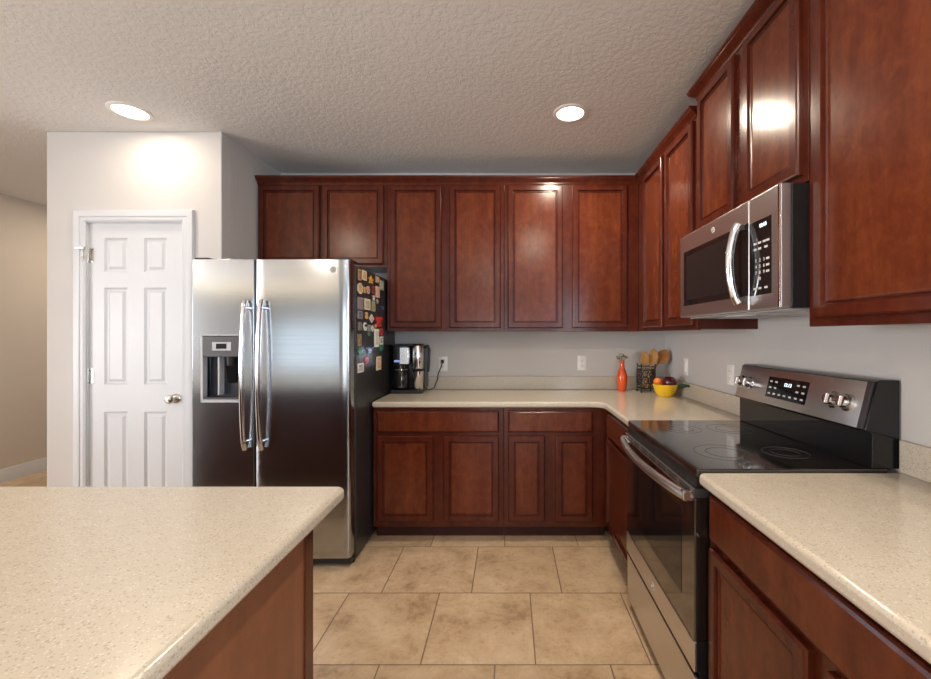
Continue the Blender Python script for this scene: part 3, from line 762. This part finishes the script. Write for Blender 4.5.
for y in (2.025, 1.960, 1.455, 1.395):
    m = MB(); c = PP(y, .078, .005)
    m.lathe(c, [(.030, 0), (.030, .004), (.024, .007), (.022, .026), (.019, .030), (.010, .0305)], 24, nrm); k_ = m.build('knob', 'chrome', gd)
    m = MB(); m.panel(c+nrm*.0305-e_up*.017, -Y, e_up, nrm, -.006, .006, 0, .034, [(0, -.006), (0, .004), (.002, .006)]); m.build('knob_grip', 'chrome', k_)

# ------------------------------------------------------------------ microwave
MX, MY0, MY1, MZ0, MZ1 = .853, 1.304, 2.068, 1.432, 1.826
t = thing('microwave', 'stainless over-the-range microwave with black door window', 'microwave', (1.05, RM, MZ0))
box('case', 'black', (MX+.036, 1.238, MY0+.001, MY1-.001, MZ0, MZ1), t, .003)
dv = 1.476
md = box('door', 'steel_warm', (MX, MX+.0355, dv+.001, MY1, MZ0, MZ1), t, .005, 3)
box('window', 'black_gloss', (MX-.0012, MX+.004, dv+.003, MY1-.045, 1.486, 1.746), md, .0006)
box('window_screen', 'black', (MX-.0016, MX+.004, dv+.10, MY1-.075, 1.512, 1.722), md)
emblem(md, (MX, 1.735, 1.785), -Y, Z, -X, .0125)
m = MB(); pts = [(MX-.018-.030*math.sin(PI*k/20)**.7, dv+.035, 1.462+.285*k/20) for k in range(21)]
m.tube(pts, .013, 12, (.9, 1.3)); hd = m.build('handle', 'chrome', md)
for z in (1.474, 1.735):
    m = MB(); m.box(MX-.026, MX+.001, dv+.024, dv+.046, z-.010, z+.010); m.build('handle_mount', 'grey', hd, .003)
cpn = box('control_side', 'steel_warm', (MX, MX+.0355, MY0, dv-.001, MZ0, MZ1), t, .005, 3)
box('edge_strip', 'chrome', (MX-.0015, MX+.003, MY0+.0005, MY0+.012, MZ0+.003, MZ1-.003), cpn, .001)
kp = box('keypad', 'black_gloss', (MX-.0012, MX+.004, 1.348, 1.470, 1.482, 1.738), cpn, .0006)
kx_ = MX-.0018
m = MB(); m.text('12:13', (kx_, 1.392, 1.716), -Y, Z, .018); m.build('clock_digits', 'digit', kp)
m = MB()
for r_, row in enumerate(('123', '456', '789', ' 0 ')):
    for k, ch in enumerate(row):
        if ch != ' ': m.text(ch, (kx_, 1.430-k*.022, 1.600-r_*.021), -Y, Z, .016)
for (y, z) in [(1.436, 1.660), (1.410, 1.660), (1.384, 1.660), (1.365, 1.660), (1.436, 1.640), (1.410, 1.640), (1.375, 1.640), (1.366, 1.600), (1.366, 1.579), (1.366, 1.558), (1.436, 1.505), (1.408, 1.505), (1.375, 1.505)]:
    m.box(kx_-.0003, kx_+.001, y-.008, y+.008, z-.0035, z+.0035)
m.build('key_lettering', 'mark', kp)
un = box('underside', 'mid_grey', (MX+.04, 1.23, MY0+.02, MY1-.02, MZ0-.006, MZ0), t, .002)
for y0 in (MY0+.06, MY0+.40):
    m = MB()
    m.box(.98, 1.16, y0, y0+.26, MZ0-.0095, MZ0-.006); m.build('filter_mesh', 'mid_grey', un, .001)
box('lamp_lens', 'white_plastic', (.92, .965, RM-.07, RM+.07, MZ0-.0095, MZ0-.006), un, .001)

# ------------------------------------------------------------------ outlets and switch
def plate(t, o, r, u, n, w=.072, h=.116):
    return MB().panel(o, r, u, n, -w/2, w/2, -h/2, h/2, [(0, 0), (.0005, .003), (.004, .0055)]).build('plate', 'white_plastic', t)
def outlet(o, r, u, n, label):
    o, r, u, n = map(Vector, (o, r, u, n))
    t = thing('wall_outlet', label, 'outlet', o, 'white wall outlets'); plate(t, o, r, u, n)
    for dz in (-.02, .02):
        c = o+u*dz+n*.0055
        s = MB().panel(c, r, u, n, -.017, .017, -.014, .014, [(0, 0), (.0004, .0018), (.002, .0022)]).build('socket', 'white_plastic', t)
        m = MB(); m.panel(c+n*.0022, r, u, n, -.008, -.0055, -.005, .006, [(0, 0), (.0001, .0003)]); m.panel(c+n*.0022, r, u, n, .0055, .008, -.005, .006, [(0, 0), (.0001, .0003)])
        m.lathe(c+n*.0022-u*.0095, [(.0022, 0), (.0022, .0003)], 10, n); m.build('slots', 'slot', s)
    m = MB(); m.lathe(o+n*.0055, [(.003, 0), (.002, .001)], 10, n); m.build('screw', 'mid_grey', t)
outlet((-.528, YB, 1.115), X, Z, -Y, 'white outlet on the back wall with the black coffee maker plug in it')
outlet((.584, YB, 1.122), X, Z, -Y, 'white empty outlet on the back wall between coffee maker and orange vase')
outlet((XR, 2.33, 1.124), -Y, Z, -X, 'white outlet on the side wall beside the stove control panel')
o = Vector((XR, 2.92, 1.122))
t = thing('light_switch', 'white light switch on the side wall above the yellow bowl', 'light switch', o); plate(t, o, -Y, Z, -X)
MB().panel(o-X*.0055, -Y, Z, -X, -.016, .016, -.033, .033, [(0, 0), (.001, .003), (.003, .005)]).build('rocker', 'white_plastic', t)

# ------------------------------------------------------------------ coffee maker
cx0, cx1, cyf, cyb = -.872, -.742, 3.05, 3.27
t = thing('coffee_maker', 'black drip coffee maker with glass carafe and dark lid beside the refrigerator', 'coffee maker', (-.78, 3.16, CT))
box('base', 'black', (cx0, -.640, cyf-.005, cyb, CT, CT+.028), t, .006, 3)
box('tower', 'black', (cx0, cx1+.02, cyf+.10, cyb, CT+.028, CT+.36), t, .006, 3)
m = MB(); pr = [(cx0+.003, cyf+.10), (cx0+.003, cyf+.03), (cx0+.02, cyf+.006), ((cx0+cx1)/2, cyf-.004), (cx1-.012, cyf+.006), (cx1+.006, cyf+.03), (cx1+.006, cyf+.10)]
m.prism([(x, y, CT+.215) for x, y in pr], (0, 0, .135)); hh = m.build('brew_head', 'black_gloss', t, .003)
m = MB(); pr2 = [(cx0+.070, cyf-.002), (cx1+.002, cyf+.002), (cx1+.010, cyf+.016), (cx1+.010, cyf+.05), (cx0+.070, cyf+.05)]
m.prism([(x, y-.006, CT+.218) for x, y in pr2], (0, 0, .122)); m.build('steel_panel', 'chrome', hh, .002)
box('display', 'blue_disp', (cx0+.030, cx0+.082, cyf-.012, cyf-.004, CT+.232, CT+.248), hh, .003)
box('lid', 'black', (cx0+.002, cx1+.01, cyf+.01, cyb-.01, CT+.35, CT+.366), t, .006, 3)
m = MB(); cc = ((cx0+cx1)/2, cyf+.055)
m.lathe((*cc, CT+.030), [(.048, 0), (.060, .012), (.064, .06), (.060, .11), (.046, .15), (.042, .165), (.040, .178)], 28); cf = m.build('carafe', 'carafe', t)
m = MB(); m.lathe((*cc, CT+.176), [(.048, -.012), (.048, 0), (.043, .003)], 28); m.build('carafe_band', 'mid_grey', cf)
m = MB(); m.tube([(cc[0]+.005, cc[1]-.044, CT+.17), (cc[0]+.012, cc[1]-.085, CT+.16), (cc[0]+.012, cc[1]-.09, CT+.10), (cc[0]+.005, cc[1]-.062, CT+.06)], .007, 8, (1.4, .8)); m.build('carafe_handle', 'black', cf)
# single-serve side
m = MB(); sx, sy = -.678, cyf+.045
m.lathe((sx, sy, CT+.182), [(.040, 0), (.042, .004), (.042, .165), (.039, .172)], 28); m.build('single_serve_head', 'chrome', t)
box('single_serve_tower', 'black', (sx-.046, sx+.044, sy+.03, cyb, CT+.028, CT+.345), t, .006, 3)
m = MB(); m.lathe((sx, sy, CT+.355), [(.040, 0), (.044, .004), (.040, .010), (.010, .013)], 24); m.build('single_serve_lid', 'black', t)
m = MB(); m.tube([(sx+.030, sy+.04, CT+.34), (sx+.068, sy+.03, CT+.347), (sx+.078, sy+.03, CT+.32), (sx+.074, sy+.03, CT+.22), (sx+.070, sy+.03, CT+.155)], [.013, .013, .011, .010, .009], 10); m.build('side_handle', 'black', t)
m = MB(); m.tube([(-.70, cyb-.03, CT+.03), (-.62, cyb-.06, CT+.008), (-.582, cyb-.045, CT+.022), (-.565, cyb, CT+.08), (-.556, YB-.06, CT+.13), (-.536, YB-.055, CT+.175), (-.528, YB-.03, CT+.221)], .004, 8)
pc = m.build('power_cord', 'black', t)
m = MB(); m.box(-.540, -.516, YB-.036, YB-.0075, CT+.208, CT+.236); m.build('plug', 'black', pc, .004)
tm = thing('travel_mug', 'silver steel travel mug under the slim side of the coffee maker', 'mug', (sx, sy, CT+.028))
m = MB(); m.lathe((sx, sy, CT+.0285), [(.034, 0), (.037, .004), (.041, .135), (.039, .137)], 28); m.build('mug_body', 'chrome', tm)
m = MB(); m.lathe((sx, sy, CT+.1645), [(.041, 0), (.0415, .006), (.036, .012), (.01, .0125)], 28); m.build('mug_lid', 'black', tm)

# ------------------------------------------------------------------ vase with dried flowers
vx, vy = .872, 3.20
m = MB()
m.lathe((vx, vy, CT), [(.026, 0), (.030, .004), (.036, .04), (.041, .09), (.040, .12), (.030, .155), (.019, .18), (.0165, .21), (.018, .228), (.020, .235), (.0165, .236), (.014, .21), (.014, .19)], 28, cap1=True)
tag(m.build('vase', 'orange_glaze'), 'glossy orange bottle vase on the counter in the corner', 'vase')
fl = thing('flower_bunch', 'small bunch of dried flowers standing in the orange vase', 'flowers', (vx, vy, CT+.20))
for (dx, dy, dz, pm) in ((-.034, .0, .062, 'petal'), (-.012, -.014, .075, 'petal'), (.010, .006, .066, 'petal2'), (.028, -.006, .058, 'petal2'), (.0, .014, .080, 'petal'), (-.024, .012, .050, 'petal2')):
    top_ = Vector((vx+dx, vy+dy, CT+.20+dz))
    m = MB(); m.tube([(vx+dx*.12, vy+dy*.12, CT+.196), (vx+dx*.5, vy+dy*.5, CT+.20+dz*.6), top_], .0014, 6); st = m.build('stem', 'stem', fl)
    m = MB()
    for k in range(7):
        a = k*2*PI/7; q = top_+Vector((math.cos(a)*.008, math.sin(a)*.008, .003*(k % 2)))
        m.lathe(q-Z*.003, [(.002, -.004), (.0075, .001), (.007, .008), (.001, .012)], 8)
    m.lathe(top_, [(.003, -.004), (.005, .002), (.001, .008)], 8)
    m.build('blossom', pm, st)

# ------------------------------------------------------------------ utensil holder and spoons
hx, hy, hw = 1.045, 3.165, .052
t = thing('utensil_holder', 'black wrought iron scroll utensil holder beside the yellow bowl', 'utensil holder', (hx, hy, CT))
m = MB(); zt = CT+.205
for a, b in ((-1, -1), (1, -1), (1, 1), (-1, 1)):
    p = (hx+a*hw, hy+b*hw)
    m.tube([(*p, CT), (*p, zt)], .0038, 8); m.lathe((*p, CT), [(.006, 0), (.007, .005), (.003, .011)], 10); m.lathe((*p, zt-.001), [(.004, 0), (.0065, .005), (.002, .011)], 10)
for z in (CT+.030, CT+.050, zt-.035, zt-.012):
    q = [(hx-hw, hy-hw, z), (hx+hw, hy-hw, z), (hx+hw, hy+hw, z), (hx-hw, hy+hw, z), (hx-hw, hy-hw, z)]
    for a, b in zip(q, q[1:]): m.tube([a, b], .003, 6)
m.build('rod_frame', 'iron', t)
box('bottom_tray', 'iron', (hx-hw, hx+hw, hy-hw, hy+hw, CT+.026, CT+.030), t)
def scroll(cx_, cy_, dirv, z, flip, par):
    m = MB(); pts = []
    for k in range(22):
        a = k/21*2.6*PI; r_ = .030*(1-k/30)
        pts.append(Vector((cx_, cy_, z)) + dirv*(flip*(r_*math.cos(a)-.002)) + Z*(r_*math.sin(a)*1.15))
    m.tube(pts, .0036, 6); m.build('scroll', 'iron', par)
for z, f in ((CT+.085, 1), (CT+.137, -1)):
    for s_ in (-1, 1):
        scroll(hx+s_*.020, hy-hw, X, z, f*s_, t)
        scroll(hx+hw, hy+s_*.020, Y, z, f*s_, t); scroll(hx-hw, hy+s_*.020, Y, z, f*s_, t)
def spoon(name, p0, p1, head, wd, mat, label, slots=False):
    p0, p1 = Vector(p0), Vector(p1); ax = (p1-p0).normalized()
    sd = ax.cross(Vector((0, -1, .2))).normalized(); nn = sd.cross(ax).normalized()
    t = thing(name, label, 'wooden spoon', p0)
    m = MB(); n_ = 8; m.tube([p0+ax*((p1-p0).length*k/n_) for k in range(n_+1)], [.0052]*5+[.0056, .006, .0065, .007], 10); m.build('handle', mat, t)
    m = MB(); rings = []
    for k in range(13):
        f = k/12; w_ = max(.0012, wd*(math.sin(PI*min(1, .06+.94*f))**.62)) if k < 12 else .0012
        c = p1+ax*(head*f-.008) + nn*(.010*math.sin(PI*f)); rings.append([c+sd*(w_*math.cos(2*PI*j/16))+nn*(.0045*math.sin(2*PI*j/16)*(1 if k not in (0, 12) else .4)+(.010*(w_/wd)*(math.cos(2*PI*j/16)**2))) for j in range(16)])
    m.loops(rings); m.build('spoon_head' if not slots else 'blade', mat, t)
spoon('wooden_spoon', (hx-.005, hy-.012, CT+.031), (hx-.022, hy-.030, CT+.215), .105, .034, 'spoon', 'pale wooden spoon with a small oval head, first in the iron holder')
spoon('wooden_spatula', (hx+.005, hy-.015, CT+.031), (hx+.034, hy-.020, CT+.215), .125, .038, 'spoon', 'tallest pale wooden spatula in the middle of the iron holder', True)
spoon('wooden_spoon', (hx-.02, hy+.02, CT+.031), (hx+.100, hy+.006, CT+.225), .120, .050, 'spoon_dark', 'broad reddish-brown wooden spoon leaning toward the side wall')

# ------------------------------------------------------------------ yellow bowl, fruit
bx, by = 1.105, 2.935
t = thing('bowl', 'yellow ceramic fruit bowl with a green leaf handle on the counter', 'bowl', (bx, by, CT))
m = MB()
seg = 32
def br(k): return 1+.018*math.cos(k*2*PI/seg*8)
prof = [(.050, 0), (.055, .003), (.070, .030), (.080, .060), (.086, .084), (.083, .086), (.076, .060), (.064, .030), (.045, .010)]
m.loops([[Vector((bx+r*br(k)*math.cos(2*PI*k/seg), by+r*br(k)*math.sin(2*PI*k/seg), CT+h)) for k in range(seg)] for r, h in prof]); m.build('dish', 'yellow_glaze', t)
m = MB(); rings = []
b0, b1 = Vector((bx+.070, by-.036, CT+.058)), Vector((bx+.128, by-.135, CT+.078)); ax = (b1-b0); sd = (ax.cross(Z).normalized()*.8+Z*.45).normalized()
for k in range(11):
    f = k/10; w_ = max(.002, .026*math.sin(PI*(.12+.88*f))**.8); c = b0+ax*f+Z*(.010*math.sin(PI*f))
    rings.append([c+sd*(w_*math.cos(2*PI*j/12))+Z*(.005*math.sin(2*PI*j/12)+.006*abs(math.cos(2*PI*j/12))) for j in range(12)])
m.loops(rings); m.build('leaf_handle', 'leaf_glaze', t)
def fruit(name, c, R, mat, label, cat, calyx):
    c = Vector(c); t = thing(name, label, cat, c-Z*R)
    m = MB(); prof = []
    for k in range(17):
        a = -PI/2+PI*k/16; r_ = R*math.cos(a); h = R*.95*math.sin(a)
        if calyx and a > 1.0: h -= R*.16*((a-1.0)/.57)**2
        prof.append((r_, h))
    m.lathe(c, prof, 24); m.build('skin', mat, t, smooth=80)
    m = MB(); m.tube([c+Z*R*.78, c+Z*R*1.0+X*.002, c+Z*R*(1.22 if calyx else .99)+X*.006], [.002, .0018, .0022], 6); m.build('stem', 'stem', t)
fruit('apple', (bx+.024, by-.014, CT+.098), .049, 'apple', 'dark red round apple resting in the yellow bowl', 'apple', True)
fruit('orange', (bx-.045, by+.022, CT+.098), .030, 'orange_skin', 'small orange tucked behind the dark red apple in the bowl', 'orange', False)
